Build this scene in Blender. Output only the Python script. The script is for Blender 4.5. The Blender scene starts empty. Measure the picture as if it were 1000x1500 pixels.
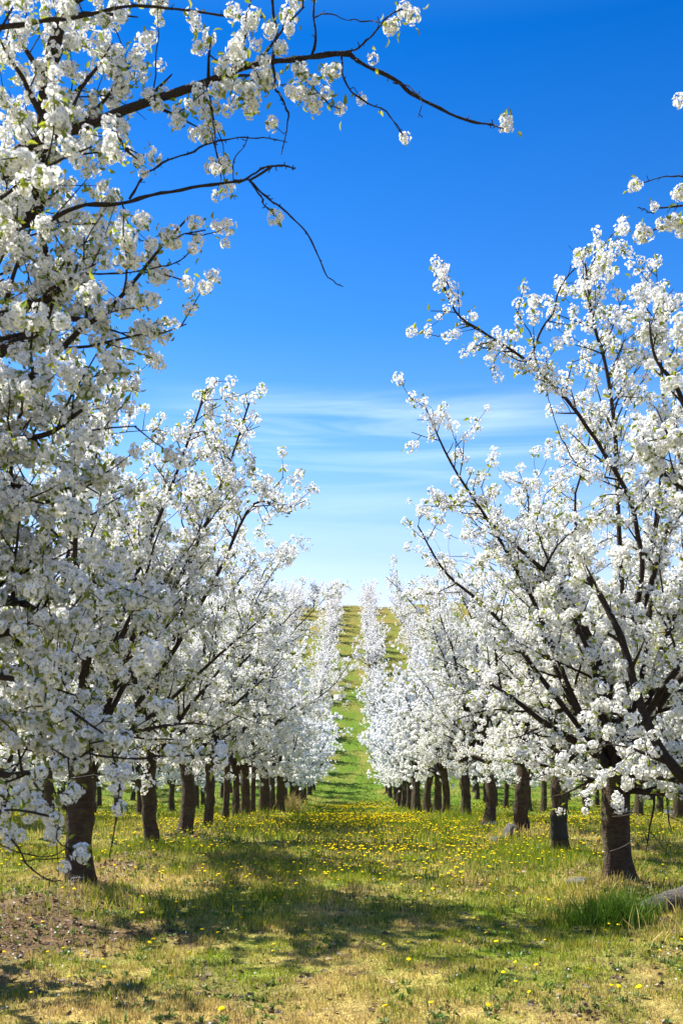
import bpy, math, random
import numpy as np
from mathutils import Vector

R = math.radians
C = bpy.context.scene.collection
scene = bpy.context.scene
FOC, CX, HZ, EYE = 1500.0, 512.0, 1060.0, 1.6      # focal length, vanishing point and eye level of the photograph
SUN_AZ = (0.84, -0.54)                              # the way the light travels over the ground
SUN_EL = 51.0

# ------------------------------------------------------------------ numeric helpers
def vnoise(x, y, seed):
    x = np.asarray(x, float); y = np.asarray(y, float)
    xi = np.floor(x).astype(np.int64); yi = np.floor(y).astype(np.int64)
    fx = x - xi; fy = y - yi
    fx = fx*fx*(3-2*fx); fy = fy*fy*(3-2*fy)
    def h(a, b):
        n = (a*374761393 + b*668265263 + seed*1274126177) & 0xffffffff
        n = ((n ^ (n >> 13))*1274126177) & 0xffffffff
        n = n ^ (n >> 16)
        return (n & 0xffff)/65535.0
    return ((h(xi, yi)*(1-fx) + h(xi+1, yi)*fx)*(1-fy) + (h(xi, yi+1)*(1-fx) + h(xi+1, yi+1)*fx)*fy)

def fbm(x, y, seed, o=3):
    s = 0; a = 0.5; t = 0
    for i in range(o):
        s = s + a*vnoise(x*2**i, y*2**i, seed+i*17); t += a; a *= .5
    return s/t

def hermite(xs, ys):
    xs = np.array(xs, float); ys = np.array(ys, float)
    m = np.gradient(ys, xs)
    def f(x):
        x = np.clip(x, xs[0], xs[-1])
        i = np.clip(np.searchsorted(xs, x)-1, 0, len(xs)-2)
        h = xs[i+1]-xs[i]; t = (x-xs[i])/h
        return ((1+2*t)*(1-t)**2*ys[i] + t*(1-t)**2*h*m[i] + t*t*(3-2*t)*ys[i+1] + t*t*(t-1)*h*m[i+1])
    return f

PROFILE = hermite([-80, -20, 0, 8, 10, 13, 16, 19, 23, 28, 34, 41, 49, 58, 66, 75, 90, 110, 130, 150, 160, 166, 172, 180, 200, 260, 400, 1200],
                  [0, 0, 0, 0, -.02, -.1, -.22, -.4, -.65, -1.05, -1.5, -2.05, -2.6, -3.0, -2.9, -2.0, 1.1, 6.2, 11.5, 16.9, 19.6, 20.9, 21.3, 21.0, 19, 14, -5, -60])

def ground_z(x, y):
    x = np.asarray(x, float); y = np.asarray(y, float)
    z = PROFILE(y)
    near = np.clip(1-(y-60)/80, 0.25, 1)
    rows = np.exp(-((np.abs(x)-2.62)/.55)**2)*0.10 + np.exp(-((np.abs(x)-7.8)/.7)**2)*0.06
    z = z + rows*near*np.clip((y+2)/4, 0, 1)
    z = z + (fbm(x*.7, y*.7, 3)-.5)*.10 + (fbm(x*3.1, y*3.1, 9, 2)-.5)*.035
    z = z + (fbm(x*.09, y*.05, 151, 2)-.5)*1.6*np.clip((y-110)/50, 0, 1)
    z = z - np.clip((np.abs(x)-60)/300, 0, 1)**1.5*14
    return z

def gz(x, y):
    return float(ground_z(np.array([x]), np.array([y]))[0])

def W(px, py, d):
    """A point of the photograph at the distance d, in metres."""
    return np.array([(px-CX)*d/FOC, d, EYE-(py-HZ)*d/FOC])

def nrm(v):
    return v/(np.linalg.norm(v)+1e-9)

# ------------------------------------------------------------------ meshes
def mesh_from(name, verts, quads, mats, midx=None, smooth=False, col=None):
    me = bpy.data.meshes.new(name)
    verts = np.ascontiguousarray(verts, np.float32); quads = np.ascontiguousarray(quads, np.int32)
    me.vertices.add(len(verts)); me.vertices.foreach_set('co', verts.ravel())
    n = len(quads)
    me.loops.add(n*4); me.loops.foreach_set('vertex_index', quads.ravel())
    me.polygons.add(n)
    me.polygons.foreach_set('loop_start', np.arange(0, n*4, 4, dtype=np.int32))
    try: me.polygons.foreach_set('loop_total', np.full(n, 4, np.int32))
    except Exception: pass
    for m in mats: me.materials.append(m)
    if midx is not None: me.polygons.foreach_set('material_index', np.ascontiguousarray(midx, np.int32))
    me.polygons.foreach_set('use_smooth', np.full(n, smooth, bool))
    me.update(calc_edges=True)
    if col is not None:
        a = me.color_attributes.new('tint', 'FLOAT_COLOR', 'POINT')
        c = np.ones((len(verts), 4), np.float32); c[:, :3] = col
        a.data.foreach_set('color', c.ravel())
    return me

class MB:
    """Collects quads."""
    def __init__(s): s.v = []; s.q = []; s.m = []; s.n = 0
    def add(s, v, q, m=0):
        s.v.append(v); s.q.append(q+s.n); s.m.append(np.full(len(q), m) if np.isscalar(m) else m); s.n += len(v)
    def tube(s, pts, rad, k=6, m=0, wob=0, rng=None, cap=False):
        pts = np.asarray(pts, float); rad = np.asarray(rad, float); n = len(pts)
        t = np.gradient(pts, axis=0); t /= np.linalg.norm(t, axis=1)[:, None]+1e-9
        mean = np.abs(t.mean(0)); ref = np.zeros(3); ref[int(np.argmin(mean))] = 1
        u = ref-(t@ref)[:, None]*t; u /= np.linalg.norm(u, axis=1)[:, None]+1e-9
        w = np.cross(t, u)
        a = np.linspace(0, 2*math.pi, k, endpoint=False)
        rr = np.repeat(rad[:, None], k, 1)
        if wob: rr = rr*(1+wob*(rng.random((n, k))-.5))
        v = pts[:, None, :]+rr[..., None]*(np.cos(a)[None, :, None]*u[:, None, :]+np.sin(a)[None, :, None]*w[:, None, :])
        v = v.reshape(-1, 3)
        i = np.arange(n-1)[:, None]*k; j = np.arange(k)[None, :]; j2 = (j+1) % k
        q = np.stack([i+j, i+j2, i+k+j2, i+k+j], -1).reshape(-1, 4)
        if cap:
            extra = []
            for base, c in ((0, pts[0]), ((n-1)*k, pts[-1])):
                v = np.vstack([v, c[None]]); ci = len(v)-1
                for e in range(0, k, 2):
                    extra.append([base+e, base+(e+1) % k, base+(e+2) % k, ci])
            q = np.vstack([q, np.array(extra)])
        s.add(v, q, m)
    def mesh(s, name, mats, smooth=False, col=None):
        return mesh_from(name, np.vstack(s.v), np.vstack(s.q), mats, np.concatenate(s.m), smooth, col)

def link(name, me, parent=None):
    o = bpy.data.objects.new(name, me); C.objects.link(o)
    if parent is not None: o.parent = parent
    return o

def tag(o, label=None, cat=None, group=None, kind=None):
    if label: o['label'] = label
    if cat: o['category'] = cat
    if group: o['group'] = group
    if kind: o['kind'] = kind
    return o

# ------------------------------------------------------------------ materials
def new_mat(name):
    m = bpy.data.materials.new(name); m.use_nodes = True
    nt = m.node_tree; nt.nodes.clear()
    out = nt.nodes.new('ShaderNodeOutputMaterial')
    return m, nt, out

def N(nt, typ, **kw):
    n = nt.nodes.new(typ)
    for k, v in kw.items():
        if k.startswith('i_'):
            key = k[2:]
            key = int(key) if key.isdigit() else key.replace('_', ' ')
            n.inputs[key].default_value = v
        else: setattr(n, k, v)
    return n

def ramp(nt, stops):
    r = nt.nodes.new('ShaderNodeValToRGB')
    el = r.color_ramp.elements
    while len(el) < len(stops): el.new(.5)
    for e, (p, c) in zip(el, stops):
        e.position = p; e.color = (*c, 1)
    return r

def leafy(name, c1, c2, transl=.4, rough=.6, spec=True):
    m, nt, out = new_mat(name); L = nt.links
    g = N(nt, 'ShaderNodeNewGeometry')
    r = ramp(nt, [(0, c1), (1, c2)]); L.new(g.outputs['Random Per Island'], r.inputs[0])
    d = N(nt, 'ShaderNodeBsdfDiffuse'); t = N(nt, 'ShaderNodeBsdfTranslucent')
    L.new(r.outputs[0], d.inputs[0]); L.new(r.outputs[0], t.inputs[0])
    mx = N(nt, 'ShaderNodeMixShader'); mx.inputs[0].default_value = transl
    L.new(d.outputs[0], mx.inputs[1]); L.new(t.outputs[0], mx.inputs[2])
    if spec:
        gl = N(nt, 'ShaderNodeBsdfGlossy'); gl.inputs['Roughness'].default_value = rough
        m2 = N(nt, 'ShaderNodeMixShader'); m2.inputs[0].default_value = .04
        L.new(mx.outputs[0], m2.inputs[1]); L.new(gl.outputs[0], m2.inputs[2]); mx = m2
    L.new(mx.outputs[0], out.inputs[0])
    return m

M_PETAL = leafy('petal_white', (.82, .82, .82), (.90, .90, .895), .36, spec=False)
M_CENTRE = leafy('flower_centre', (.34, .36, .06), (.46, .40, .08), .2, spec=False)
M_LEAF = leafy('young_leaf', (.14, .21, .015), (.34, .36, .03), .5)

def bark(name, dark, light, sc=1.0, moss=0.0):
    m, nt, out = new_mat(name); L = nt.links
    tc = N(nt, 'ShaderNodeTexCoord')
    mp = N(nt, 'ShaderNodeMapping'); mp.inputs['Scale'].default_value = (6*sc, 6*sc, 22*sc)
    L.new(tc.outputs['Object'], mp.inputs[0])
    n1 = N(nt, 'ShaderNodeTexNoise'); n1.inputs['Scale'].default_value = 1.6; n1.inputs['Detail'].default_value = 8; n1.inputs['Roughness'].default_value = .7
    L.new(mp.outputs[0], n1.inputs['Vector'])
    mp2 = N(nt, 'ShaderNodeMapping'); mp2.inputs['Scale'].default_value = (26*sc, 26*sc, 7*sc)
    L.new(tc.outputs['Object'], mp2.inputs[0])
    n2 = N(nt, 'ShaderNodeTexVoronoi'); n2.inputs['Scale'].default_value = 1.0; n2.feature = 'DISTANCE_TO_EDGE'
    L.new(mp2.outputs[0], n2.inputs['Vector'])
    r = ramp(nt, [(.28, dark), (.55, tuple((a+b)/2 for a, b in zip(dark, light))), (.78, light)])
    L.new(n1.outputs[0], r.inputs[0])
    col = r.outputs[0]
    if moss:
        n3 = N(nt, 'ShaderNodeTexNoise'); n3.inputs['Scale'].default_value = 5; L.new(tc.outputs['Object'], n3.inputs['Vector'])
        rm = ramp(nt, [(.5, (0, 0, 0)), (.7, (moss,)*3)]); L.new(n3.outputs[0], rm.inputs[0])
        mc = N(nt, 'ShaderNodeMixRGB'); mc.inputs[2].default_value = (.10, .11, .045, 1)
        L.new(rm.outputs[0], mc.inputs[0]); L.new(col, mc.inputs[1]); col = mc.outputs[0]
    p = N(nt, 'ShaderNodeBsdfPrincipled'); p.inputs['Roughness'].default_value = .85
    p.inputs['Specular IOR Level'].default_value = .25
    L.new(col, p.inputs['Base Color'])
    ad = N(nt, 'ShaderNodeMath', operation='MULTIPLY_ADD'); ad.inputs[1].default_value = .6
    L.new(n2.outputs['Distance'], ad.inputs[0]); L.new(n1.outputs[0], ad.inputs[2])
    b = N(nt, 'ShaderNodeBump'); b.inputs['Strength'].default_value = 1; b.inputs['Distance'].default_value = .035
    L.new(ad.outputs[0], b.inputs['Height']); L.new(b.outputs[0], p.inputs['Normal'])
    L.new(p.outputs[0], out.inputs[0])
    return m

M_BARK = bark('cherry_bark', (.018, .012, .009), (.12, .08, .05), moss=.45)
M_TWIG = bark('cherry_twig', (.022, .016, .013), (.085, .06, .045), 3)
M_GREY = bark('grey_wood', (.03, .028, .026), (.17, .16, .15), 1.6)

def tinted(name, transl):
    m, nt, out = new_mat(name); L = nt.links
    a = N(nt, 'ShaderNodeVertexColor'); a.layer_name = 'tint'
    d = N(nt, 'ShaderNodeBsdfDiffuse'); t = N(nt, 'ShaderNodeBsdfTranslucent')
    L.new(a.outputs[0], d.inputs[0]); L.new(a.outputs[0], t.inputs[0])
    mx = N(nt, 'ShaderNodeMixShader'); mx.inputs[0].default_value = transl
    L.new(d.outputs[0], mx.inputs[1]); L.new(t.outputs[0], mx.inputs[2])
    gl = N(nt, 'ShaderNodeBsdfGlossy'); gl.inputs['Roughness'].default_value = .5
    m2 = N(nt, 'ShaderNodeMixShader'); m2.inputs[0].default_value = .02
    L.new(mx.outputs[0], m2.inputs[1]); L.new(gl.outputs[0], m2.inputs[2])
    L.new(m2.outputs[0], out.inputs[0])
    return m
M_BLADE = tinted('grass_blade', .35)
M_LITTER = tinted('dead_litter', .1)

def ground_mat():
    m, nt, out = new_mat('orchard_ground'); L = nt.links
    a = N(nt, 'ShaderNodeVertexColor'); a.layer_name = 'tint'
    g = N(nt, 'ShaderNodeTexCoord')
    n1 = N(nt, 'ShaderNodeTexNoise'); n1.inputs['Scale'].default_value = 9; n1.inputs['Detail'].default_value = 10; n1.inputs['Roughness'].default_value = .75
    L.new(g.outputs['Object'], n1.inputs['Vector'])
    r = ramp(nt, [(.3, (.45, .45, .45)), (.7, (1.5, 1.5, 1.5))]); L.new(n1.outputs[0], r.inputs[0])
    mu = N(nt, 'ShaderNodeMixRGB', blend_type='MULTIPLY'); mu.inputs[0].default_value = 1
    L.new(a.outputs[0], mu.inputs[1]); L.new(r.outputs[0], mu.inputs[2])
    p = N(nt, 'ShaderNodeBsdfPrincipled'); p.inputs['Roughness'].default_value = .95; p.inputs['Specular IOR Level'].default_value = .1
    L.new(mu.outputs[0], p.inputs['Base Color'])
    n2 = N(nt, 'ShaderNodeTexNoise'); n2.inputs['Scale'].default_value = 30; n2.inputs['Detail'].default_value = 6
    L.new(g.outputs['Object'], n2.inputs['Vector'])
    b = N(nt, 'ShaderNodeBump'); b.inputs['Strength'].default_value = .8; b.inputs['Distance'].default_value = .05
    L.new(n2.outputs[0], b.inputs['Height']); L.new(b.outputs[0], p.inputs['Normal'])
    L.new(p.outputs[0], out.inputs[0])
    return m
M_GROUND = ground_mat()

def plain(name, c, rough=.6, metal=0):
    m, nt, out = new_mat(name)
    tc = N(nt, 'ShaderNodeTexCoord'); n = N(nt, 'ShaderNodeTexNoise'); n.inputs['Scale'].default_value = 14; n.inputs['Detail'].default_value = 5
    nt.links.new(tc.outputs['Object'], n.inputs['Vector'])
    r = ramp(nt, [(.3, tuple(x*.6 for x in c)), (.7, tuple(min(1, x*1.2) for x in c))]); nt.links.new(n.outputs[0], r.inputs[0])
    p = N(nt, 'ShaderNodeBsdfPrincipled'); p.inputs['Roughness'].default_value = rough; p.inputs['Metallic'].default_value = metal
    nt.links.new(r.outputs[0], p.inputs['Base Color'])
    b = N(nt, 'ShaderNodeBump'); b.inputs['Strength'].default_value = .5; b.inputs['Distance'].default_value = .01
    nt.links.new(n.outputs[0], b.inputs['Height']); nt.links.new(b.outputs[0], p.inputs['Normal'])
    nt.links.new(p.outputs[0], out.inputs[0])
    return m
M_STONE = plain('field_stone', (.10, .098, .09), .95)
M_TWINE = plain('pale_twine', (.45, .38, .27), .8)
M_WRAP = plain('black_wrap', (.008, .009, .012), .7)
M_WIRE = plain('wire_mesh', (.5, .5, .5), .4, .6)
M_YELLOW = leafy('dandelion_yellow', (.78, .54, .005), (.84, .66, .02), .15, spec=False)
M_STEM = leafy('dandelion_green', (.07, .13, .02), (.10, .16, .03), .3)

# ------------------------------------------------------------------ blossom clusters
def flower_hi(rng, cup, rad):
    """Five notched, cupped petals of two quads each and a small centre; +Z is outward."""
    v = []; q = []; m = []
    for k in range(5):
        a = 2*math.pi*k/5+rng.normal()*.12
        ln = rad*(1+rng.normal()*.08); wd = rad*.52*(1+rng.normal()*.08); cu = cup+rng.normal()*.12
        P = [(0.08, 0, 0), (.50, -wd/rad, .05), (.93, -.30*wd/rad/.5, .02), (.88, 0, -.03), (.93, .30*wd/rad/.5, .02), (.50, wd/rad, .05)]
        b = len(v)
        for (x, y, z) in P:
            x *= ln; y *= rad; z = z*rad + x*math.sin(cu)*.9 - (x/ln)**2*rad*.15
            x *= math.cos(cu)
            v.append((x*math.cos(a)-y*math.sin(a), x*math.sin(a)+y*math.cos(a), z))
        q += [(b, b+1, b+2, b+3), (b, b+3, b+4, b+5)]; m += [0, 0]
    b = len(v); c = rad*.20
    for k in range(4):
        v.append((c*math.cos(k*1.571), c*math.sin(k*1.571), rad*.10))
    q.append((b, b+1, b+2, b+3)); m.append(1)
    for k in range(3):                                   # stamens
        a = rng.random()*6.28; b = len(v); l = rad*.5; w = rad*.05
        dx, dy = math.cos(a)*.45, math.sin(a)*.45
        v += [(-w*dy, w*dx, 0), (w*dy, -w*dx, 0), (dx*l+w*dy, dy*l-w*dx, l*.75), (dx*l-w*dy, dy*l+w*dx, l*.75)]
        q.append((b, b+1, b+2, b+3)); m.append(1)
    return np.array(v), np.array(q), np.array(m)

def flower_mid(rng, cup, rad):
    v = []; q = []; m = []
    for k in range(5):
        a = 2*math.pi*k/5+rng.normal()*.15; cu = cup+rng.normal()*.15
        b = len(v)
        for (x, y) in ((.05, 0), (.6, -.5), (.98, 0), (.6, .5)):
            X = x*rad*math.cos(cu); Y = y*rad; Z = x*rad*math.sin(cu)+abs(y)*rad*.15
            v.append((X*math.cos(a)-Y*math.sin(a), X*math.sin(a)+Y*math.cos(a), Z))
        q.append((b, b+1, b+2, b+3)); m.append(0)
    b = len(v); c = rad*.2
    for k in range(4): v.append((c*math.cos(k*1.571), c*math.sin(k*1.571), rad*.12))
    q.append((b, b+1, b+2, b+3)); m.append(1)
    return np.array(v), np.array(q), np.array(m)

def frame(n, rng):
    n = nrm(n); r = nrm(rng.normal(size=3)); u = nrm(np.cross(n, r)); w = np.cross(n, u)
    return np.stack([u, w, n], 1)

def sphere_dirs(n, rng):
    i = np.arange(n)+.5
    ph = np.arccos(1-2*i/n); th = math.pi*(1+5**.5)*i+rng.random()*6
    d = np.stack([np.cos(th)*np.sin(ph), np.sin(th)*np.sin(ph), np.cos(ph)], 1)
    return d+rng.normal(size=(n, 3))*.18

def cluster(level, rng):
    b = MB()
    if level == 0:
        for d in sphere_dirs(19, rng):
            v, q, m = flower_hi(rng, .38+rng.random()*.4, .0155+.0045*rng.random())
            F = frame(d, rng); c = nrm(d)*(.021+rng.random()*.020)
            b.add(v@F.T+c, q, m)
            if rng.random() < .6:                        # green flower stalk
                p = c*.9; w = nrm(np.cross(d, rng.normal(size=3)))*.0009
                b.add(np.array([-w, w, p+w, p-w]), np.array([[0, 1, 2, 3]]), 2)
    elif level == 1:
        for d in sphere_dirs(14, rng):
            v, q, m = flower_mid(rng, .38+rng.random()*.4, .0165+.005*rng.random())
            F = frame(d, rng); c = nrm(d)*(.022+rng.random()*.022)
            b.add(v@F.T+c, q, m)
    elif level == 2:
        for d in sphere_dirs(9, rng):
            F = frame(d+rng.normal(size=3)*.5, rng); c = nrm(d)*.034; s = .024+rng.random()*.006
            v = np.array([(-s, -s*.8, 0), (s*.8, -s, .006), (s, s, -.004), (-s, s*.9, .006)])
            b.add(v@F.T+c, np.array([[0, 1, 2, 3]]), 0)
    else:
        for d in sphere_dirs(4, rng):
            F = frame(d+rng.normal(size=3)*.5, rng); c = nrm(d)*.05; s = .038+rng.random()*.012
            v = np.array([(-s, -s*.8, 0), (s*.8, -s, .01), (s, s, -.01), (-s, s*.9, .01)])
            b.add(v@F.T+c, np.array([[0, 1, 2, 3]]), 0)
    return np.vstack(b.v), np.vstack(b.q), np.concatenate(b.m)

_rng = np.random.default_rng(5)
TEMPL = {l: [cluster(l, _rng) for _ in range(7)] for l in range(4)}

def rand_rot(n, rng):
    q = rng.normal(size=(n, 4)); q /= np.linalg.norm(q, axis=1)[:, None]
    w, x, y, z = q.T
    return np.stack([1-2*(y*y+z*z), 2*(x*y-z*w), 2*(x*z+y*w), 2*(x*y+z*w), 1-2*(x*x+z*z), 2*(y*z-x*w), 2*(x*z-y*w), 2*(y*z+x*w), 1-2*(x*x+y*y)], -1).reshape(n, 3, 3)

def scatter(b, templates, pos, scale, rng):
    if len(pos) == 0: return
    pick = rng.integers(0, len(templates), len(pos)); rot = rand_rot(len(pos), rng)
    for k, (v, q, m) in enumerate(templates):
        s = np.nonzero(pick == k)[0]
        if len(s) == 0: continue
        P = np.einsum('nij,vj->nvi', rot[s], v)*scale[s][:, None, None]+pos[s][:, None, :]
        Q = (q[None]+(np.arange(len(s))*len(v))[:, None, None]).reshape(-1, 4)
        b.add(P.reshape(-1, 3), Q, np.tile(m, len(s)))

LEAF_T = []
for _ in range(5):                                       # a folded young leaf of two quads
    l = 1.0; f = .18+_rng.random()*.25; bd = .2+_rng.random()*.3
    v = np.array([(0, 0, 0), (.35, -.21, f*.5), (.72, -.17, f*.4-bd*.3), (1, 0, -bd*.8), (.72, .17, f*.4-bd*.3), (.35, .21, f*.5), (.45, 0, 0)])
    LEAF_T.append((v*.046, np.array([(0, 1, 2, 6), (6, 2, 3, 4), (0, 6, 4, 5)]), np.zeros(3, int)))
LEAF_L = [(np.array([(0, 0, 0), (.5, -.24, .1), (1, 0, -.15), (.5, .24, .1)])*.055, np.array([[0, 1, 2, 3]]), np.zeros(1, int))]

# ------------------------------------------------------------------ trees
def walk(p, d, L, step, wander, trop, rng):
    n = max(2, int(L/step)); pts = [np.array(p, float)]; d = nrm(np.array(d, float)); s = L/n
    J = rng.normal(size=(n, 3))*wander
    for i in range(n):
        d = nrm(d+J[i]+trop)
        pts.append(pts[-1]+d*s)
    return np.array(pts)

def side_dir(t, ang, rng, up=.15):
    r = rng.normal(size=3); n = nrm(r-np.dot(r, t)*t)
    return nrm(t*math.cos(ang)+n*math.sin(ang)+np.array([0, 0, up]))

class Tree:
    def __init__(s, seed): s.rng = np.random.default_rng(seed); s.trunk = MB(); s.wood = MB(); s.cl = []; s.lf = []
    def blooms(s, pts, a, spacing, off=.045):
        """Blossom clusters on spurs along a branch from the share a of its length onwards."""
        seg = np.linalg.norm(np.diff(pts, axis=0), axis=1); cum = np.r_[0, np.cumsum(seg)]; L = cum[-1]
        n = int(L*(1-a)/spacing+s.rng.random())
        if n < 1: return
        t = np.sort(a*L+s.rng.random(n)*(1-a)*L)
        P = np.stack([np.interp(t, cum, pts[:, k]) for k in range(3)], 1)
        P = P+s.rng.normal(size=P.shape)*off*.6
        s.cl.append(P)
    def twig(s, p, d, L, r, sp, tip=True, trop=.02):
        pts = walk(p, d, L, .09, .16, np.array([0, 0, trop]), s.rng)
        s.wood.tube(pts, np.linspace(r, .0018, len(pts)), 3)
        s.blooms(pts, .2, sp)
        if tip and s.rng.random() < .8: s.cl.append(pts[-1:])
        return pts
    def branch(s, p, d, L, r, sp, twig_sp=.17, trop=.02, side=5, twl=1.0):
        pts = walk(p, d, L, .12, .11, np.array([0, 0, trop]), s.rng)
        s.wood.tube(pts, np.linspace(r, .0035, len(pts))**1.0, side)
        s.dress(pts, L, sp, twig_sp, .18, twl)
        return pts
    def dress(s, pts, L, sp, twig_sp, a, twl=1.0):
        s.blooms(pts, a, sp*1.3)
        n = int(L*(1-a)/twig_sp)
        for i in range(n):
            t = a+(1-a)*(i+s.rng.random())/n
            f = t*(len(pts)-1); k = min(int(f), len(pts)-2)
            p = pts[k]+(pts[k+1]-pts[k])*(f-k); tg = nrm(pts[k+1]-pts[k])
            s.twig(p, side_dir(tg, R(35+s.rng.random()*40), s.rng), twl*(.18+s.rng.random()*.42)*(1.1-.4*t), .005, sp)
    def limb(s, pts, rad, b_sp=.27, blen=1.15, a=.22, sp=.085, side=8, b_up=.12, twig_sp=.17):
        """A limb along given points with branches, twigs and blossom."""
        pts = np.asarray(pts); s.wood.tube(pts, rad, side, wob=.18, rng=s.rng)
        seg = np.linalg.norm(np.diff(pts, axis=0), axis=1); L = seg.sum()
        n = int(L*(1-a)/b_sp)
        for i in range(n):
            t = a+(1-a)*(i+s.rng.random())/max(n, 1)
            f = t*(len(pts)-1); k = min(int(f), len(pts)-2)
            p = pts[k]+(pts[k+1]-pts[k])*(f-k); tg = nrm(pts[k+1]-pts[k])
            rr = np.interp(f, np.arange(len(pts)), rad)
            bl = blen*(.45+.75*s.rng.random())*(1.15-.65*t)
            s.branch(p, side_dir(tg, R(38+s.rng.random()*30), s.rng, b_up), bl, min(rr*.55, .022), sp, twig_sp)
        s.blooms(pts, max(.35, a), sp*1.5, .07)
    def grow(s, H, Rr, rb, hf, ns=7, low=4, sp=.085, lean=(0, 0), whips=10, b_sp=.215, knot=None, blen=1.15):
        rng = s.rng
        n = 13; z = np.linspace(-.12, hf, n)
        bend = rng.normal(size=2)*.03
        tp = np.stack([lean[0]*z+bend[0]*np.sin(z*3), lean[1]*z+bend[1]*np.sin(z*2.6), z], 1)
        rad = rb*(1-.16*z/hf+.42*np.exp(-np.clip(z+.03, 0, 9)/.13)+.16*np.exp(-((z-hf)/.18)**2)+.05*rng.normal(size=n))
        k = 18; a = np.linspace(0, 2*math.pi, k, endpoint=False)
        prof = 1+.10*np.sin(a*3+rng.random()*6)+.05*np.sin(a*5+rng.random()*6)
        base = np.exp(-np.clip(z, 0, 9)/.16)
        rr = rad[:, None]*(1+(prof-1)[None]*(.6+1.3*base[:, None]))*(1+.05*rng.normal(size=(n, k)))
        if knot:
            for (kz, ka, ks) in knot:
                rr = rr*(1+ks*np.exp(-((z[:, None]-kz)/.13)**2)*np.clip(np.cos(a[None]-ka), 0, 1)**2)
        v = np.stack([tp[:, 0:1]+rr*np.cos(a), tp[:, 1:2]+rr*np.sin(a), np.repeat(z[:, None], k, 1)], -1).reshape(-1, 3)
        i = np.arange(n-1)[:, None]*k; j = np.arange(k)[None]; j2 = (j+1) % k
        s.trunk.add(v, np.stack([i+j, i+j2, i+k+j2, i+k+j], -1).reshape(-1, 4))
        top = tp[-1]
        a0 = rng.random()*6.28
        for i in range(ns):                              # ascending scaffold limbs
            az = a0+2*math.pi*i/ns+rng.normal()*.2
            el = R(46+rng.random()*28) if i % 3 else R(68+rng.random()*12)
            d = np.array([math.cos(az)*math.cos(el), math.sin(az)*math.cos(el), math.sin(el)])
            L = min((H-hf)*.92/max(math.sin(el), .3), Rr*1.0/max(math.cos(el), .22)+.28)*(.82+.26*rng.random())
            p = top+np.array([0, 0, -rng.random()*.22])+np.array([d[0], d[1], 0])*rb*.3
            pts = walk(p, d, L, .2, .12, np.array([0, 0, .03]), rng)
            r0 = rb*(.27+.16*rng.random())
            s.limb(pts, r0*(1-np.linspace(0, 1, len(pts))**.8)+.005, b_sp, blen, .14, sp)
        pts = walk(top-np.array([0, 0, .1]), (lean[0]*.4, lean[1]*.4, 1), (H-hf)*.8, .2, .1, np.zeros(3), rng)   # leader
        s.limb(pts, rb*.5*(1-np.linspace(0, 1, len(pts))**.75)+.006, b_sp, blen, .12, sp)
        for i in range(low):                             # low, spreading laterals
            az = a0+.5+2*math.pi*i/low+rng.normal()*.3
            el = R(13+rng.random()*18)
            d = np.array([math.cos(az)*math.cos(el), math.sin(az)*math.cos(el), math.sin(el)])
            p = top+np.array([0, 0, -.02-rng.random()*.25])
            pts = walk(p, d, Rr*(.75+.35*rng.random()), .18, .09, np.array([0, 0, -.006]), rng)
            s.limb(pts, rb*.26*(1-np.linspace(0, 1, len(pts))**.8)+.005, b_sp*.9, blen*.75, .18, sp, b_up=-.02)
        for i in range(whips):                           # long bare shoots that leave the crown
            az = rng.random()*6.28; el = R(15+rng.random()*55)
            d = np.array([math.cos(az)*math.cos(el), math.sin(az)*math.cos(el), math.sin(el)])
            zz = hf+(H-hf)*(.35+.5*rng.random()); rad_ = Rr*.72*math.sqrt(max(.08, 1-((zz-hf)/(H-hf))**2.5))
            p = np.array([d[0]*rad_, d[1]*rad_, zz])
            s.twig(p, d, .7+rng.random()*.7, .007, .24, trop=-.01 if rng.random() < .5 else .03)
        return s
    def finish(s, name, level, scale=1.0, leaf_n=2.2, cull=None, zmin=.35):
        """The meshes of the tree's parts."""
        rng = s.rng
        P = np.vstack(s.cl) if s.cl else np.zeros((0, 3))
        if level == 3:
            P = P[rng.random(len(P)) < .5]
        # keep the head of blossom off the ground
        P = P[P[:, 2] > zmin+.12*rng.normal(size=len(P))]
        sc = scale*(.72+.5*rng.random(len(P)))
        b = MB()
        if cull is not None:
            vis = cull(P)
            scatter(b, TEMPL[0], P[vis], sc[vis], rng); scatter(b, TEMPL[2], P[~vis], sc[~vis], rng)
        else:
            scatter(b, TEMPL[level], P, sc, rng)
        out = {}
        out['trunk'] = s.trunk.mesh(name+'_trunk', [M_BARK], True) if s.trunk.v else None
        out['branches'] = s.wood.mesh(name+'_branches', [M_TWIG], True)
        out['blossoms'] = b.mesh(name+'_blossoms', [M_PETAL, M_CENTRE, M_LEAF])
        if level < 3:
            lb = MB(); k = np.repeat(np.arange(len(P)), rng.poisson(leaf_n, len(P)))
            LP = P[k]+rng.normal(size=(len(k), 3))*.028
            scatter(lb, LEAF_T if level == 0 else LEAF_L, LP, (.6+.7*rng.random(len(k)))*scale, rng)
            out['leaves'] = lb.mesh(name+'_leaves', [M_LEAF])
        out['n'] = len(P)
        return out

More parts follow.
